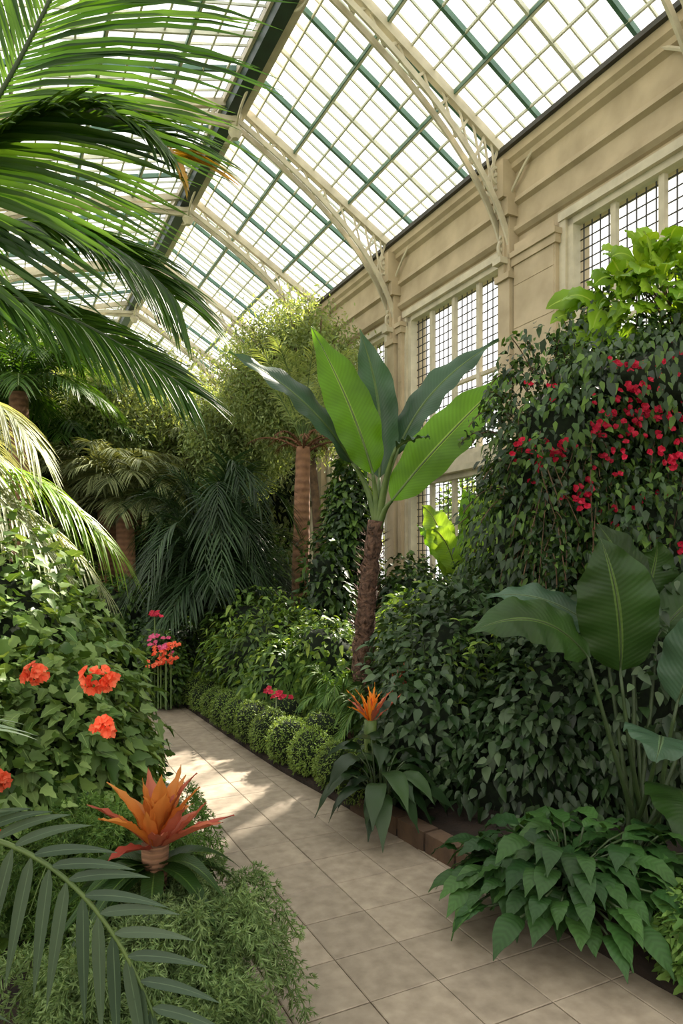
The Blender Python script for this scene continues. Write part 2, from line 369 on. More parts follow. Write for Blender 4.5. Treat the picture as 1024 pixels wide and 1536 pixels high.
# ================================================================ PLANTS
def rdir(n):
    return nz(R.normal(size=(n,3)))
DENS=1.25
def shrub(name,blobs,leaf,kind='ovate',size=(.06,.1),wr=.55,droop=.2,gs=.3,nseg=4,out=.7,lump=.22,core=True,nl=10,fold=.15,cols=3,zmin=.06,stem=True,extra=None,mixf=.25,cs=.66,sep=False):
    """blobs: list of (cx,cy,cz,rx,ry,rz,n)"""
    if sep:
        for bl in blobs: shrub(name,[bl],leaf,kind,size,wr,droop,gs,nseg,out,lump,core,nl,fold,cols,zmin,stem,extra,mixf,cs)
        return
    mb=MB()
    for (cx,cy,cz,rx,ry,rz,n) in blobs:
        n=int(n*DENS)
        c=np.array([cx,cy,cz]); r=np.array([rx,ry,rz])
        bd=rdir(nl); ba=R.uniform(.3,1,nl)*lump
        def rad(d): return .88+ (ba[None]*np.exp(7*(d@bd.T-1))).sum(1)*1.4
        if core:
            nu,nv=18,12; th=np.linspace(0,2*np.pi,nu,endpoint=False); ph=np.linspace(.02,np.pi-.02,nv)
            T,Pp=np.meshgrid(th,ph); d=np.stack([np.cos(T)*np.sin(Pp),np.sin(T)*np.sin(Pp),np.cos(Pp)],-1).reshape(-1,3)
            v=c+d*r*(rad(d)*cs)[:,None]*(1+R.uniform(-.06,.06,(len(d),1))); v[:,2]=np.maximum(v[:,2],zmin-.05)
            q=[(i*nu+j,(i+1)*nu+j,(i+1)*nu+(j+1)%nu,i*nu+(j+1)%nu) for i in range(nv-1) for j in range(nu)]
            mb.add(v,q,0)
        d=rdir(n); rr=rad(d)*(1-.34*R.rand(n)**1.2)
        p=c+d*r*rr[:,None]; keep=p[:,2]>zmin; p=p[keep]; d=d[keep]; n=len(p)
        no=nz(d/r)
        D=no*out+rdir(n)*.65+np.array([0,0,-droop]); N=no*.8+rdir(n)*.45+np.array([0,0,.5])
        L=R.uniform(size[0],size[1],n)*(.75+.5*R.rand(n))
        ribbons(mb,p,D,N,L,L*wr,gs,nseg,kind,fold,cols,1 if len(leaf)==1 else 1+ (R.rand(n)<mixf).astype(int))
        if stem and cz-rz>.15:
            for k in range(3):
                o=R.uniform(-.3,.3,2)*np.array([rx,ry])
                tube(mb,bez((cx+o[0]*.5,cy+o[1]*.5,0.05),(cx+o[0],cy+o[1],cz*.5),(cx+o[0],cy+o[1],cz),7),.035,6,3)
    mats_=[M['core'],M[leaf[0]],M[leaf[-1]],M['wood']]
    if extra: mats_+= [M[e] for e in extra[0]]; extra[1](mb)
    return mb.finish(name,mats_)

def frond(mb,P0,P1,P2,n=50,L=.5,Wd=.03,up=(0,0,1),ang=.9,droop=.5,mat=0,smat=1,rr=.014,t0=.12,lift=.15,nseg=5,kind='strip',tipmat=None,jit=.06):
    C=bez(P0,P1,P2,n+2); T=nz(np.gradient(C,axis=0)); tube(mb,C,np.linspace(rr,rr*.25,n+2),6,smat)
    t=np.linspace(0,1,n+2); k=t>=t0; C=C[k];T=T[k];t=t[k]; U=np.broadcast_to(np.asarray(up,float),C.shape)
    S=nz(np.cross(T,U)); Un=np.cross(S,T)
    tt=(t-t0)/(1-t0)
    for s in (-1,1):
        a=ang*(1-.45*tt)
        D=T*np.cos(a)[:,None]+S*s*np.sin(a)[:,None]+Un*lift+R.normal(size=C.shape)*jit
        Ls=L*(.45+.75*np.sin(np.pi*np.clip(tt*.8+.12,0,1)))*R.uniform(.9,1.08,len(t))
        m=mat if tipmat is None else np.where(tt>.93,tipmat,mat)
        ribbons(mb,C,D,Un,Ls,Wd*(1-.4*tt),droop*R.uniform(.75,1.25,len(t)),nseg,kind,.22,3,m)

def bigleaf(mb,P0,P1,P2,width,nrm,mat=0,fold=.12,wave=.015,nl=26,nw=4,pw=.75,ps=.6,rib=None,rr=.012):
    t=np.linspace(0,1,nl+1); C=bez(P0,P1,P2,nl+1); T=nz(np.gradient(C,axis=0))
    S=nz(np.cross(T,np.asarray(nrm,float))); Nn=np.cross(S,T)
    pr=np.clip(np.power(np.clip(np.sin(np.pi*np.power(t,pw)),0,1),ps),.02,1)
    pr*=np.clip((1-t)*3.2,0,1)**.45
    pr=np.clip(pr,.015,1)
    x=np.linspace(-1,1,2*nw+1); ph=R.uniform(0,6)
    w=width*.5*pr
    V=C[:,None,:]+S[:,None,:]*(w[:,None]*x)[...,None]
    off=fold*np.abs(x)[None]*w[:,None]*2 - (x[None]**2)*w[:,None]*.25 + wave*np.sin(t*31+ph)[:,None]*(x[None]**2)*np.sign(x)[None]+wave*.6*np.sin(t*17+ph*2)[:,None]*x[None]**2
    V=V+Nn[:,None,:]*off[...,None]
    c=2*nw+1; q=[(i*c+j,i*c+j+1,(i+1)*c+j+1,(i+1)*c+j) for i in range(nl) for j in range(c-1)]
    uv=np.stack(np.broadcast_arrays(((x+1)/2)[None,:],t[:,None]),-1)
    mb.add(V.reshape(-1,3),q,mat,uv.reshape(-1,2))
    if rib is not None: tube(mb,C,np.linspace(rr,rr*.2,nl+1),6,rib)

def petals(mb,c,n,L,Wd,up=.5,mat=0,droop=.2,kind='petal',axis=(0,0,1),spread=1.0,ns=4):
    ax=nz(axis); ref=np.array([1,0,0]) if abs(ax[0])<.8 else np.array([0,1.,0])
    A=nz(np.cross(ax,ref)); B=np.cross(ax,A); th=np.arange(n)*2.39996+R.uniform(0,6)
    rad=(A*np.cos(th)[:,None]+B*np.sin(th)[:,None])
    e=up+R.uniform(-.25,.35,n)
    D=rad*spread+ax*e[:,None]
    ribbons(mb,np.asarray(c)+rad*.002,D,ax-rad*.5,L*R.uniform(.8,1.1,n),Wd,droop,ns,kind,.12,3,mat)

# ---- banana tree (centre)
mb=MB()
tr=bez((.17,6.0,.05),(.18,6.0,1.2),(.31,6.0,2.0),26)
tube(mb,tr,np.linspace(.108,.066,26)*(1+.10*np.sin(np.arange(26)*2.1)),14,0,jit=.14)
rg=rdir(320); rg[:,2]=np.abs(rg[:,2])*.6+.4; ti=R.randint(0,24,320)
ribbons(mb,tr[ti]+nz(rg*[1,1,0])*.075,rg,nz(rg*[1,1,0]),R.uniform(.05,.12,320),.025,0,2,'lance',.1,3,0)
b=np.array([.32,6.0,2.0])
leaves=[
 ((.10,5.98,2.50),(-.28,5.85,3.12),(-.93,5.6,3.36),.36,(.45,-.75,.75),3),
 ((.27,5.9,2.40),(.12,5.82,2.95),(-.26,5.85,3.66),.42,(.25,-1,.1),2),
 ((.34,6.15,2.40),(.42,6.25,3.1),(.16,6.2,3.76),.38,(-.5,-1,.1),3),
 ((.50,6.15,2.62),(.72,6.2,3.25),(1.42,6.15,3.64),.36,(-.5,-.75,.45),3),
 ((.43,5.85,2.16),(.85,5.8,2.70),(1.46,5.75,3.26),.46,(-.5,-1,.25),2),
 ((.46,5.75,2.60),(.58,5.6,2.68),(.70,5.4,2.62),.14,(0,-.2,1),3)]
for i,(p0,p1,p2,w,nr,mt) in enumerate(leaves):
    bigleaf(mb,p0,p1,p2,w,nr,mt,rib=1,rr=.014,fold=.18,pw=.85,wave=.018)
    tube(mb,bez(b+[0,0,-.12],b+(np.array(p0)-b)*[.25,.25,.6],p0,9),np.linspace(.04,.014,9),8,1)
mb.finish('banana_tree',[M['bark'],M['stalk'],M['banL'],M['banD']])

# ---- palm with ringed trunk
mb=MB()
tube(mb,bez((-.62,10,.05),(-.6,10,1.6),(-.56,10,3.35),30),np.linspace(.150,.105,30)*(1+.03*np.sin(np.arange(30)*1.9)),14,0,jit=.02)
for k in range(30):
    th=k*2.4; r=R.uniform(.4,.8)
    c0=np.array([-.56,10,3.25+.01*k]); d=np.array([math.cos(th),math.sin(th),0])
    if k<11: frond(mb,c0,c0+d*r*.6+[0,0,.3],c0+d*r+[0,0,.1],14,.12,.018,mat=1,smat=1,droop=.6,rr=.02,nseg=2)
    else: frond(mb,c0,c0+d*r*.6+[0,0,.9],c0+d*r*1.3+[0,0,1.1],34,.32,.02,mat=2,smat=3,droop=.5,rr=.012,nseg=3)
mb.finish('ringed_palm_tree',[M['trunkp'],M['dead'],M['airy'],M['stalk']])

# ---- airy small-leaved tree
def airy(name,base,fork,cen,rad,nb,nlf,ls,tr=.11,mt='airy'):
    mb=MB(); base,fork,cen,rad=map(np.array,(base,fork,cen,rad))
    tube(mb,bez(base,(base+fork)/2+[.1,0,0],fork,12),np.linspace(tr,tr*.6,12),8,0)
    for k in range(nb):
        d=rdir(1)[0]; e=cen+d*rad*R.uniform(.55,1.0)
        C=bez(fork,(fork+e)/2+[0,0,.3],e,10); tube(mb,C,np.linspace(.03,.005,10),5,0)
        tt=R.uniform(.4,1,nlf); pc=C[(tt*9).astype(int)]
        p=pc+R.normal(size=(nlf,3))*.19
        ribbons(mb,p,rdir(nlf)+[0,0,-.2],rdir(nlf)+[0,0,.7],R.uniform(ls*.7,ls*1.3,nlf),ls*.42,.2,2,'lance',.1,2,1)
    mb.finish(name,[M['wood'],M[mt]])
airy('small_leaved_tree',(-.35,11.6,.05),(-.5,11.6,3.4),(-.90,11.6,5.05),(1.45,1.0,1.35),105,620,.08)
airy('small_leaved_tree',(-1.9,13.0,.05),(-1.9,13,2.9),(-2.1,13.0,4.2),(1.2,.9,1.2),60,560,.09)

# ---- arching clumps
def clump(name,c,n,H,Rr,Lf,Wd,mats,nl=34,base=.1,droop=.8,seg=4,hmin=.5,t0=.3,tipz=(.25,.75)):
    mb=MB(); c=np.array(c,float)
    for k in range(n):
        th=k*2.39996+R.uniform(-.2,.2); u=R.uniform(hmin,1); d=np.array([math.cos(th),math.sin(th),0])
        r=Rr*R.uniform(.5,1.0); h=H*u
        P1=c+d*r*.3+[0,0,h*1.15]; P2=c+d*r+[0,0,h*R.uniform(*tipz)]
        frond(mb,c+d*base,P1,P2,nl,Lf,Wd,droop=droop,rr=.012,mat=0,smat=1,nseg=seg,ang=.75,t0=t0)
    return mb.finish(name,[M[m] for m in mats])
clump('clump_palm',(-1.65,9.0,.08),80,3.5,1.2,.42,.030,['palmD','dstalk'],hmin=.3,nl=38,droop=.35,tipz=(.4,.85))
# ---- big overhanging palm on the left
mb=MB()
C0=np.array([-2.25,3.05,2.85])
tube(mb,bez((-2.45,3.1,.05),(-2.4,3.1,1.5),C0,20),np.linspace(.16,.11,20),12,2,jit=.05)
F=[
 ((-1.55,3.0,3.25),(-.76,2.75,4.85),130,.95,.032,1.1,.30,(.1,-.95,.35),.03),
 ((-1.3,3.1,3.95),(-.70,2.9,3.34),130,.46,.036,.95,.35,(0,-.6,1),.30),
 ((-1.35,3.2,3.50),(-.76,3.1,2.82),120,.42,.036,.85,.45,(0,-.55,1),.2),
 ((-1.4,3.0,2.94),(-.68,3.0,2.38),120,.32,.030,.85,.35,(0,-.7,1),.12),
 ((-1.9,2.4,4.1),(-1.3,1.6,4.6),60,.7,.034,.95,.6,(0,0,1),.1),
 ((-3.0,2.7,3.9),(-3.6,2.4,3.2),50,.6,.03,.9,.8,(0,0,1),.1),
 ((-2.6,3.8,4.0),(-2.6,4.6,3.9),50,.6,.03,.9,.8,(0,0,1),.1),
 ((-2.9,3.3,3.5),(-3.5,3.5,2.6),50,.6,.03,.9,.8,(0,0,1),.1)]
for i,(p1,p2,n,L,Wd,an,dr,up,lf) in enumerate(F):
    frond(mb,C0,p1,p2,n,L,Wd,up=up,ang=an,droop=dr,mat=0,smat=1,rr=.02,lift=lf,tipmat=3 if i==1 else None,jit=.03)
mb.finish('arching_palm_tree',[M['palm'],M['dstalk'],M['trunkp'],M['tipo']])
# ---- pale palm lower left
mb=MB(); C2=np.array([-2.75,4.2,2.25])
tube(mb,bez((-2.8,4.2,.05),(-2.9,4.2,1.2),C2,14),np.linspace(.1,.07,14),10,3)
for (p1,p2,n,L,mt) in (((-2.2,4.1,2.95),(-1.80,4.0,2.3),60,.32,0),((-2.3,4.0,2.7),(-1.98,3.9,2.0),60,.36,0),((-2.3,4.0,2.45),(-1.66,3.9,1.65),60,.34,0),((-2.0,4.3,2.45),(-1.40,4.2,1.70),64,.34,1),
   ((-2.0,4.3,2.2),(-1.50,4.3,1.45),50,.26,0),((-3.2,4.0,3.0),(-3.6,3.8,2.2),40,.4,0),((-2.7,4.8,3.0),(-2.6,5.3,2.4),40,.4,0)):
    frond(mb,C2,p1,p2,n,L,.022,droop=.7,mat=mt,smat=2,rr=.012)
mb.finish('silver_palm_tree',[M['palmP'],M['palmY'],M['stalk'],M['trunkp']])

# ---- foreground palm frond (bottom left)
mb=MB(); c0=np.array([-1.15,1.55,.95])
tube(mb,bez((-1.25,1.6,.05),(-1.25,1.6,.5),c0,8),.02,8,1)
C=bez(c0,(-.55,1.5,1.18),(-.36,1.5,.45),60); T=nz(np.gradient(C,axis=0)); tube(mb,C,np.linspace(.008,.003,60),8,1)
for i in range(12,58,3):
    tt=(i-12)/46
    ang=math.radians(32-36*tt+R.uniform(-6,6))
    ribbons(mb,[C[i]],[(math.cos(ang),-.15,math.sin(ang))],[(0,-.8,.6)],[.23*(1-.25*tt)],[.024],.2,8,'lance',.18,3,0)
    a2=math.radians(-106+32*tt+R.uniform(-7,7))
    ribbons(mb,[C[i]],[(math.cos(a2),-.1,math.sin(a2))],[(0,-1,.1)],[.28*(1-.25*tt)],[.030],.1,8,'lance',.18,3,0)
for (p1,p2) in (((-1.1,1.5,1.3),(-.80,1.45,1.25)),((-.9,1.35,.75),(-.62,1.3,.3)),((-1.3,1.3,1.2),(-1.4,1.0,1.0))):
    frond(mb,c0,p1,p2,16,.22,.03,mat=0,smat=1,rr=.008,kind='lance',droop=.3,nseg=7,ang=1.0,jit=.02)
mb.finish('bamboo_palm',[M['fore'],M['stalk']])

# ---- hibiscus / ivy bush, left
def hib(mb):
    for (x,y,z,s) in ((-1.24,2.76,1.17,.040),(-.99,2.76,1.15,.055),(-.95,2.74,.96,.036),(-1.32,2.62,.79,.04),(-1.28,2.44,.66,.04)):
        for k in range(int(s*560)):
            c=np.array([x,y,z])+nz(R.normal(size=3))*s*R.uniform(.4,1.25)*[1.1,.6,.85]
            petals(mb,c,6,.024,.022,.6,4,.15,axis=nz(c-np.array([x,y,z]))+[0,-.8,.2],ns=3)
shrub('hibiscus_bush',[(-2.05,3.75,.85,.95,.9,.98,4600),(-1.38,3.3,.55,.45,.5,.62,2400),(-1.75,2.9,.5,.55,.5,.62,2600)],['ivy','bush'],'lobed',(.055,.10),.85,.35,.25,6,extra=(['coral'],hib),stem=False,mixf=.35,lump=.3)
# ---- feathery asparagus fern
def feather(name,c,n,H,Rr,m,needle=.035,per=130,az=(0,6.283),smat='stalk',nw=.006):
    mb=MB(); c=np.array(c,float)
    for k in range(n):
        th=R.uniform(*az); d=np.array([math.cos(th),math.sin(th),0]); r=Rr*R.uniform(.3,1); h=H*R.uniform(.5,1)
        o=np.array([R.uniform(-.12,.12),R.uniform(-.12,.12),0])
        C=bez(c+o,c+o+d*r*.35+[0,0,h*1.3],c+o+d*r+[0,0,h*R.uniform(.05,.5)],24); tube(mb,C,.0025,4,1,cap=False)
        T=nz(np.gradient(C,axis=0)); i=R.randint(4,24,per); s=rdir(per); s=nz(s-(s*T[i]).sum(1,keepdims=True)*T[i])
        p=C[i]+T[i]*R.uniform(0,.03,(per,1)); 
        D=nz(s+T[i]*.6); 
        ribbons(mb,p,D,rdir(per),needle*R.uniform(.6,1.6,per),nw,.2,1,'needle',0,2,0)
        q=p+D*needle*.8; 
        for z in range(4): ribbons(mb,q,D+rdir(per)*.9,rdir(per),needle*.6,nw,.2,1,'needle',0,2,0)
    return mb.finish(name,[M[m],M[smat]])
feather('asparagus_fern',(-.54,2.35,.06),130,.60,.38,'fernD')
feather('asparagus_fern',(-.52,1.95,.06),100,.44,.32,'fernD')
feather('asparagus_fern',(-.75,2.1,.06),80,.55,.3,'fernD')
feather('asparagus_fern',(-1.0,2.75,.06),90,.75,.42,'fern')
feather('asparagus_fern',(-.88,3.3,.06),60,.55,.28,'fern')
# ---- orange bromeliads
def brom(name,c,s,n,el0,el1,rust,leafn,mt,wr=.27,lw=.28,lf=.55,tilt=(0,0)):
    mb=MB(); c=np.array(c,float)
    tube(mb,bez((c[0],c[1],.05),(c[0]-.01,c[1],c[2]*.5),c,8),np.linspace(.05,.10,8)*s*2,8,3)
    th=np.arange(n)*2.39996; el=np.linspace(el0,el1,n)+R.uniform(-.14,.14,n); rad=np.stack([np.cos(th),np.sin(th)],1)
    D=np.stack([rad[:,0]*np.cos(el)+tilt[0],rad[:,1]*np.cos(el)+tilt[1],np.sin(el)],1); D=nz(D)
    N=np.stack([-rad[:,0]*np.sin(el),-rad[:,1]*np.sin(el),np.cos(el)],1)
    L=s*np.linspace(1.0,1.1,n)*R.uniform(.65,1.12,n)
    for k in range(n):
        p0=c+D[k]*.01+[0,0,-.12*s]; tip=c+D[k]*L[k]; o=np.array([rad[k,0],rad[k,1],0])
        sg=1 if k%3 else -1
        mid=(p0+tip)/2+o*(.06*s)*-sg+[0,0,.06*s*sg]
        if k%4==0: tip=tip+o*.12*s-[0,0,.1*s]
        m=1 if (k>n-rust or R.rand()<.12 or (rad[k,0]>.3 and el[k]<.95)) else 0
        bigleaf(mb,p0,mid,tip,s*wr*R.uniform(.75,1.2),N[k],m,.4,.004,12,2,1.0,.7)
    th=R.uniform(0,6.28,leafn); D=np.stack([np.cos(th),np.sin(th),R.uniform(.1,.8,leafn)],1)
    ribbons(mb,np.array([c[0],c[1],c[2]*lf])+D*.02,D,(0,0,1),s*1.4,s*lw,.7,8,'lance',.2,3,2)
    return mb.finish(name,[M[mt],M['rust'],M['pad'],M['trunkp'] if mt=='orange' else M['stalk']])
brom('orange_bromeliad',(-.66,2.42,.62),.25,30,1.5,.28,8,22,'orange',.24,.30,.85,(.12,0))
brom('orange_bromeliad',(.19,4.45,.60),.22,24,1.5,.6,3,18,'orangeY',.13)
mb=MB()
for k in range(4):
    c=np.array([.36+.025*k,4.7,.72+.03*k]); n=60
    p=c+np.stack([R.normal(size=n)*.012,R.normal(size=n)*.012,R.uniform(-.1,.12,n)],1)
    ribbons(mb,p,rdir(n)*[1,1,.4]+[0,0,.6],rdir(n),.03,.01,0,2,'lance',.1,3,0)
    tube(mb,[(.38,4.7,.05),(c[0],4.7,.5),tuple(c)],.006,6,1)
mb.finish('rust_plume_flower',[M['rust'],M['stalk']])
def rosette(name,c,n,L,w,mt,H=.3,el=(.2,1.1),stalk=.2,dr=.8):
    mb=MB(); c=np.array(c,float)
    for k in range(n):
        th=k*2.39996+R.uniform(-.3,.3); e=R.uniform(*el); d=np.array([math.cos(th),math.sin(th),0]); l=L*R.uniform(.75,1.15)
        s=c+d*stalk*R.uniform(.3,1.1)*math.cos(e)+[0,0,H*R.uniform(.4,1)*(.4+math.sin(e))]
        tube(mb,bez(c+d*.02,c+[d[0]*.05,d[1]*.05,s[2]*.7],s,6),.005,5,1)
        P1=s+d*l*.5+[0,0,l*.25*math.sin(e)+.02]; P2=s+d*l*.95+[0,0,-l*dr*R.uniform(.2,.7)]
        bigleaf(mb,s,P1,P2,w*l,nz(rdir(1)[0]*.3+[0,0,1]),0,.16,.004,10,2,.75,.7)
    return mb.finish(name,[M[mt],M['dstalk']])
rosette('broad_leaf_plant',(.24,4.15,.06),36,.28,.42,'bushD',.42,dr=1.3)
rosette('hosta_plant',(1.02,3.05,.06),190,.20,.46,'hosta',.30,stalk=.44,dr=.7)
rosette('hosta_plant',(1.32,3.15,.06),110,.20,.46,'hosta',.28,stalk=.36,dr=.7)
rosette('hosta_plant',(.80,3.15,.06),90,.19,.46,'hosta',.24,stalk=.30,dr=.7)
# ---- paddle-leaf plant right
mb=MB(); B=np.array([1.62,3.7,.08])
PL=[((1.49,3.65,1.04),(1.45,3.5,1.45),(1.34,3.55,1.76),.42,(-.15,-1,.1),0),
    ((1.30,3.6,1.12),(1.0,3.4,1.46),(.60,3.25,1.28),.30,(-.15,-.9,.7),0),
    ((1.62,3.8,1.20),(1.66,3.85,1.6),(1.42,3.8,1.84),.4,(.4,-1,.2),0),
    ((1.72,3.5,.90),(1.80,3.4,1.25),(1.92,3.2,1.36),.40,(-.7,-.8,.3),1),
    ((1.6,3.45,.72),(1.52,3.2,.86),(1.38,3.0,.74),.34,(0,-.6,1),1),
    ((1.7,3.5,.45),(1.65,3.2,.60),(1.50,3.0,.36),.36,(0,-.6,1),0),
    ((1.5,3.9,1.2),(1.2,4.0,1.5),(.85,4.0,1.42),.26,(0,-.7,.9),1),
    ((1.7,4.0,1.2),(1.9,4.1,1.6),(1.85,4.0,1.75),.36,(.2,-1,.2),0),
    ((1.8,3.9,1.2),(2.1,3.9,1.6),(2.4,3.8,1.5),.34,(0,-.7,.7),0),
    ((1.9,3.7,.8),(2.1,3.6,1.1),(2.35,3.4,.95),.34,(0,-.7,.7),1)]
for (p0,p1,p2,w,nr,mt) in PL:
    bigleaf(mb,p0,p1,p2,w,nr,mt,rib=2,rr=.007,fold=.1,pw=.8)
    tube(mb,bez(B+[R.uniform(-.08,.08),R.uniform(-.08,.08),0],((B[0]+p0[0])/2,(B[1]+p0[1])/2,p0[2]*.5),p0,9),np.linspace(.018,.008,9),7,2)
mb.finish('bird_of_paradise_plant',[M['pad'],M['padG'],M['dstalk']])
shrub('maidenhair_fern',[(1.40,2.62,.13,.20,.3,.24,1900)],['fern'],'lobed',(.03,.055),.8,.3,.3,5,stem=False)
# ---- clipped moss mounds along path
def wb(a,b,z,r,n,rz=None): x,y,_=W(a,b); return (x,y,z,r,r,rz or r,n)
mo=[]
for k in range(12):
    b_=3.98+k*.37; a_=np.interp(b_,[3.9,5,6.1,8],[2.07,1.96,1.92,1.88])+.12
    r=R.uniform(.185,.215); mo.append(wb(a_,b_,.16+R.uniform(0,.03),r,3600,r*1.1))
    if k%2: mo.append(wb(a_+.33,b_+.1,.2,r,1700,r*1.1))
shrub('clipped_moss_hedge',mo,['moss'],'lance',(.016,.03),.4,.1,.1,2,lump=.05,stem=False,cols=2,cs=.86)
# ---- shrubs behind the hedge
shrub('border_shrub',[(-.70,7.4,.55,.6,.5,.55,2100),(-.0,6.8,.50,.55,.45,.5,1800),(-.95,8.3,.65,.6,.5,.62,1700),(-.45,6.8,.4,.45,.35,.40,1500)],['bush','bushL'],'lance',(.06,.12),.42,.2,.5,5,lump=.35)
clump('leafy_fern',(-.40,7.0,.08),40,1.15,.62,.15,.03,['fern','stalk'],nl=26,droop=.4,seg=3)
clump('leafy_fern',(-.05,6.15,.08),34,.80,.40,.11,.022,['fern','stalk'],nl=26,droop=.4,seg=3)
clump('leafy_fern',(.22,5.45,.08),30,.68,.34,.10,.02,['fern','stalk'],nl=26,droop=.4,seg=3)
shrub('grey_groundcover',[wb(2.10,8.4,.15,.28,1400,.2),wb(2.25,7.9,.2,.3,1500,.24),wb(2.45,7.0,.22,.28,1300,.28),wb(2.0,9.0,.2,.30,1200,.26)],['bushG'],'ovate',(.025,.045),.6,.1,.1,2,stem=False)
shrub('dark_border_shrub',[wb(2.2,9.6,.4,.5,1700,.5),wb(1.9,10.5,.35,.5,1500,.45),wb(1.3,11.5,.35,.5,1500,.45),wb(2.6,10.9,.8,.7,1700,.8)],['bushD','bush'],'ovate',(.05,.09),.6,.1,.2,3,sep=True)
shrub('climbing_ivy',[(.10,8.9,1.6,.34,.35,1.4,3400),(-.15,8.2,.9,.4,.4,.75,1700),(.75,8.6,.8,.55,.5,.75,1900)],['bushD','bush'],'lobed',(.06,.11),.8,.5,.3,5,lump=.4,mixf=.45)
shrub('evergreen_shrub',[(.95,5.0,.55,.62,.5,.72,5200),(1.45,4.5,.50,.6,.5,.62,4600),(.62,4.75,.35,.4,.35,.42,2400),(1.9,4.3,.6,.5,.45,.75,2600),(1.25,5.6,.8,.7,.5,.7,3000)],['bushD','bushG'],'ovate',(.045,.09),.62,.35,.3,4,stem=False,lump=.45,mixf=.4,nl=16)
shrub('mixed_foliage',[(.75,6.4,.75,.55,.45,.75,2000),(1.4,6.6,1.0,.6,.45,.75,2000),(1.9,6.2,1.1,.55,.45,.75,2000),(2.3,7.0,1.0,.7,.4,1.0,1600)],['bush','bushL'],'lance',(.07,.14),.42,.2,.5,4,lump=.4,mixf=.45)
# upright leafy shoots poking out of the evergreen mass
mb=MB()
for k in range(90):
    x=R.uniform(.4,2.0); y=4.35+R.uniform(0,1.2); z=R.uniform(.5,.9); C=bez((x,y,.1),(x,y,z),(x+R.uniform(-.15,.15),y+R.uniform(-.25,.1),z+R.uniform(.15,.5)),16); tube(mb,C,.004,4,1,cap=False)
    n=26; i=R.randint(6,16,n); d=rdir(n); d[:,2]=np.abs(d[:,2])*.5
    ribbons(mb,C[i],d,(0,-.2,1),R.uniform(.06,.11,n),.035,.4,4,'lance',.15,3,np.where(R.rand(n)<.3,2,0))
mb.finish('leafy_understorey_shoots',[M['bush'],M['dstalk'],M['bushL']])
# ---- bougainvillea
def boug(mb):
    pts=[(1.90,4.55,2.90),(2.36,4.75,3.12),(2.40,4.7,3.0),(1.92,4.5,2.74),(1.88,4.5,2.58),(2.02,4.45,2.56),(1.86,4.45,2.45),(2.16,4.4,2.43),(2.24,4.4,2.40),(1.56,4.5,2.10),(1.54,4.52,2.03),(2.12,4.3,1.68),(1.68,4.55,2.50),(1.30,4.8,2.42),(2.30,4.5,2.70),(1.46,4.65,2.40),(2.1,4.5,2.86),(2.5,4.5,2.5),(1.35,4.7,2.3),(2.3,4.4,1.9),(2.35,4.5,2.58),(2.1,4.4,2.3),(1.72,4.5,2.32)]
    for (x,y,z) in pts:
        k=R.randint(5,15)
        for _ in range(k):
            c=np.array([x,y-.08,z])+R.normal(size=3)*[.05,.05,.035]
            petals(mb,c,6,.026,.025,.7,4,.1,axis=(R.uniform(-.6,.6),-1,R.uniform(-.1,.8)),ns=3)
    for _ in range(60):
        c=np.array([R.uniform(1.3,2.5),4.45,R.uniform(1.8,3.0)]); c[1]+=.3*(c[0]<1.6)
        for q in range(2): petals(mb,c+R.normal(size=3)*.02,6,.022,.02,.7,4,.1,axis=(0,-1,.4),ns=3)
shrub('bougainvillea_vine',[(2.55,5.45,2.35,1.15,.85,1.0,13000),(1.75,5.3,2.15,.55,.55,.75,5500),(1.95,5.0,1.75,.45,.45,.55,3800),(2.4,5.2,2.95,.6,.5,.35,4500),(2.3,4.9,1.75,.6,.5,.5,4200)],['bushD','bush'],'ovate',(.038,.074),.62,.75,.4,3,extra=(['red'],boug),lump=.45,nl=18,mixf=.4)
mb=MB()
def sprig(P0,P1,P2,n=40,s=.05):
    C=bez(P0,P1,P2,14); tube(mb,C,.004,4,1,cap=False)
    i=R.randint(0,14,n); ribbons(mb,C[i]+R.normal(size=(n,3))*.02,rdir(n)+[0,-.2,-.4],rdir(n)+[0,-.8,.4],R.uniform(s*.7,s*1.2,n),s*.6,.3,3,'ovate',.1,3,np.where(R.rand(n)<.4,2,0))
for k in range(150):
    x=R.uniform(1.3,2.7); y=R.uniform(4.45,4.8); z=R.uniform(1.6,2.5); l=R.uniform(.3,.8)
    sprig((x,y,z),(x+R.uniform(-.1,.1),y-.12,z-.1),(x+R.uniform(-.15,.15),y-.1,z-l))
for k in range(170):
    d=rdir(1)[0]; d[1]=-abs(d[1])*.6; c=np.array([1.95,5.1,2.3]); p=c+d*[.75,.5,.9]
    e=p+d*R.uniform(.15,.4)+[0,0,R.uniform(-.3,.15)]
    sprig(p,p+d*.2+[0,0,.12],e,30)
mb.finish('trailing_vine',[M['bushD'],M['wood'],M['bush']])
shrub('light_shrub',[(1.65,6.0,1.45,.45,.35,.5,1700),(1.55,5.4,1.05,.4,.3,.4,1500)],['bushL','bush'],'lance',(.05,.09),.4,.1,.2,3,core=False)
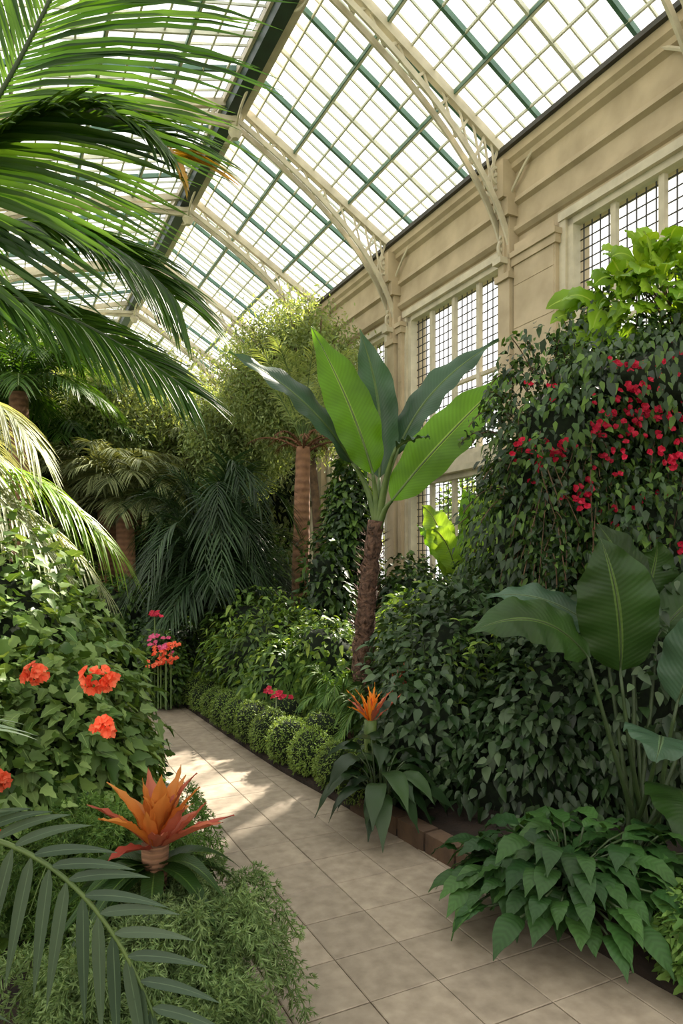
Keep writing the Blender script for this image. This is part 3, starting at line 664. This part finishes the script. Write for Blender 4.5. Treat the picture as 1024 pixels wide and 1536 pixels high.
# ---- broad light leaves, upper right
mb=MB()
tube(mb,bez((2.7,5.6,.05),(2.7,5.6,2),(2.5,5.5,3.3),12),.05,8,1)
for k in range(210):
    c=np.array([2.55,5.2,3.4]); d=rdir(1)[0]; d[1]=-abs(d[1]) if R.rand()<.7 else d[1]; d[2]=abs(d[2])*1.1-.1; p=c+d*[.82,.5,.66]*R.uniform(.55,1)
    d2=nz(d+rdir(1)[0]*.6+[0,-.2,-.2]); l=R.uniform(.19,.30)
    if k%6==0: tube(mb,bez(c-[0,0,.1],(c+p)/2+[0,0,.05],p,6),.006,5,1)
    bigleaf(mb,p,p+d2*l*.5+[0,0,.04],p+d2*l+[0,0,-l*.3],l*.62,nz(rdir(1)[0]*.6+[0,-.7,.7]),0,.14,.008,12,3,.8,.5)
mb.finish('fiddle_leaf_fig',[M['fig'],M['wood']])
# ---- light banana plants behind
mb=MB()
for (x,y,dx) in ((1.45,8.0,0),(1.9,8.5,.1)):
    base=np.array([x,y,.06]); tube(mb,[base,base+[0,0,.7],base+[0,0,1.3]],[.08,.07,.05],10,1)
    for k in range(7):
        th=k*2.4+.6; d=np.array([math.cos(th),math.sin(th)*.6,0]); h=R.uniform(.7,1.35); r=R.uniform(.2,.6)
        p0=base+[0,0,1.25]+d*.12+[0,0,.1]; p1=p0+d*r*.4+[0,0,h*.7]; p2=p0+d*r+[0,0,h*R.uniform(.7,1)]
        tube(mb,[base+[0,0,1.1],p0],.02,6,1)
        bigleaf(mb,p0,p1,p2,R.uniform(.3,.42),nz(np.array([-d[0]*.5+R.uniform(-.5,.5),-1,.2])),0 if k%3 else 2,.12,.03,rib=1)
mb.finish('young_banana_plant',[M['banY'],M['stalk'],M['banL']])
mb=MB()
for k in range(16):
    base=np.array([.75+R.uniform(-.35,.45),7.4+R.uniform(-.2,.2),.06]); th=R.uniform(0,6.28); d=np.array([math.cos(th),math.sin(th),0])
    p0=base+[0,0,R.uniform(.6,1.0)]+d*.1; tube(mb,[base,p0],.012,6,1)
    bigleaf(mb,p0,p0+d*.12+[0,0,.3],p0+d*.35+[0,0,.42],.2,nz(np.array([-d[0]*.4,-1,.3])),0,rib=None)
mb.finish('canna_plant',[M['pad'],M['stalk']])

# ---- background trees, far left
def fanpalm(name,x,y,h,n,r,m,tr='trunkp',L=.45):
    mb=MB(); tube(mb,[(x,y,.05),(x+.03,y,h*.5),(x,y,h)],[.2,.17,.15],12,0,jit=.06,vs=h/3)
    c=np.array([x,y,h])
    for k in range(n):
        th=k*2.4; d=np.array([math.cos(th),math.sin(th),0]); u=R.uniform(.1,1)
        P1=c+d*r*.5+[0,0,.2+u*r*.8]; P2=c+d*r*R.uniform(.8,1.1)+[0,0,-.3*r+u*r*1.0]
        frond(mb,c,P1,P2,40,L,.035,mat=1,smat=2,droop=.5,rr=.015,nseg=3)
    return mb.finish(name,[M[tr],M[m],M['stalk']])
fanpalm('feather_palm_tree',-4.3,12.5,2.8,36,1.3,'oliveHaze')
fanpalm('feather_palm_tree',-3.75,11.8,2.6,34,1.0,'oliveHaze')
fanpalm('feather_palm_tree',-5.6,13.5,3.8,36,1.7,'palm')
fanpalm('feather_palm_tree',-2.9,14.8,3.6,36,1.5,'oliveHaze')
fanpalm('feather_palm_tree',-5.2,11.0,4.4,36,1.5,'palm')
fanpalm('feather_palm_tree',-4.6,15.5,4.8,36,1.8,'oliveHaze')
shrub('background_tree',[(-6.6,16,4.2,2.0,1.5,2.1,6500),(-4.2,17.5,3.8,2.0,1.3,2.2,6000),(-1.4,16.5,3.7,1.8,1.2,2.2,6000),(-6.8,13,3.6,1.4,1.3,2.4,5000),(-5.6,16.6,4.7,1.6,1.2,1.3,4000)],['oliveHaze','airy'],'lance',(.10,.2),.35,.3,.4,3,lump=.4,nl=16,sep=True)
airy('tall_canopy_tree',(-5.2,14,.05),(-5.0,14,3.4),(-4.3,13.8,5.0),(2.0,1.4,1.3),60,520,.10)
shrub('background_shrub',[(-4.6,10.3,.6,.8,.7,1.0,2600),(-3.6,10.9,.6,.8,.7,.9,2400),(-5.0,9.0,.9,.8,.7,1.3,2800),(-2.7,12,.9,.9,.7,1.1,2200),(-1.6,12.5,1.1,.9,.7,1.4,2200),(-4.2,8.6,.5,.55,.6,.6,2200),(-3.9,13.6,1.2,1.2,.7,1.5,2200)],['bush','bushD'],'ovate',(.06,.12),.55,.3,.3,4,stem=False,lump=.35,mixf=.45,sep=True)
shrub('golden_shrub',[(-5.6,12.3,1.9,.9,.7,.9,2600),(-4.6,11.2,1.5,.5,.5,.7,1600)],['bushL','oliveHaze'],'lance',(.08,.13),.4,.2,.3,3,lump=.4)
shrub('left_border_shrub',[wb(.65,6.6,.3,.38,2000,.38),wb(.45,5.6,.32,.45,2100,.42),wb(.35,7.8,.40,.6,2300,.5),wb(.2,9.2,.4,.55,1900,.5),wb(.7,4.9,.25,.3,1400,.3)],['bushD','fern'],'ovate',(.04,.08),.5,.1,.3,3,stem=False,lump=.35)
def fl(name,pts,m,s=.032,n=11):
    mb=MB()
    for (x,y,z) in pts:
        tube(mb,[(x,y,.05),(x,y,z)],.008,5,1)
        for k in range(n):
            petals(mb,np.array([x,y,z])+R.normal(size=3)*[.06,.04,.025],6,s,s*.8,.5,0,.2,axis=(0,-.6,.8),ns=3)
    mb.finish(name,[M[m],M['stalk']])
fl('red_geranium',[(-2.05,7.5,1.06),(-.58,6.05,.48)],'red')
fl('pink_azalea',[(-2.05,7.5,.80),(-1.93,7.48,.72)],'pink')
fl('coral_geranium',[(-1.86,7.45,.75),(-1.97,7.45,.66),(-2.0,7.45,.54),(-1.9,7.4,.58)],'coral')
shrub('flowering_border_shrub',[(-2.0,7.75,.42,.28,.25,.46,1700)],['bush','bushD'],'ovate',(.04,.08),.5,.1,.3,3,stem=False)
shrub('outdoor_tree',[(W(10,9)[0],W(10,9)[1],2.4,1.8,1.8,1.6,3000),(W(9.5,5)[0],W(9.5,5)[1],2.2,1.6,1.6,1.9,3000),(W(11,13)[0],W(11,13)[1],2.5,2,2,2.2,2500),(W(9.2,2.6)[0],W(9.2,2.6)[1],4.0,1.0,1.0,1.6,2000)],['bush','airy'],'ovate',(.12,.2),.6,.2,.2,3,core=False,lump=.5,sep=True)

# ================================================================ LIGHT & CAMERA
sc=bpy.context.scene
sc.view_settings.view_transform='Standard'
w=bpy.data.worlds.new('overcast_sky'); sc.world=w; w.use_nodes=True
bg=w.node_tree.nodes['Background']; bg.inputs[0].default_value=(1,.98,.95,1); bg.inputs[1].default_value=2.0
sd=bpy.data.lights.new('sun','SUN'); sd.energy=26; sd.angle=math.radians(1.8); sd.color=(1,.9,.76)
so=bpy.data.objects.new('sun',sd); sc.collection.objects.link(so)
so.rotation_euler=Vector((.581,1.073,1.02)).to_track_quat('Z','Y').to_euler(); so.location=(5,9,14)
cd=bpy.data.cameras.new('camera'); cam=bpy.data.objects.new('camera',cd); sc.collection.objects.link(cam)
cd.sensor_fit='VERTICAL'; cd.sensor_height=36; cd.lens=24; cd.shift_y=82/1536; cd.clip_start=.05
cam.location=(0,0,1.6); cam.rotation_euler=(math.pi/2,0,0)
sc.camera=cam
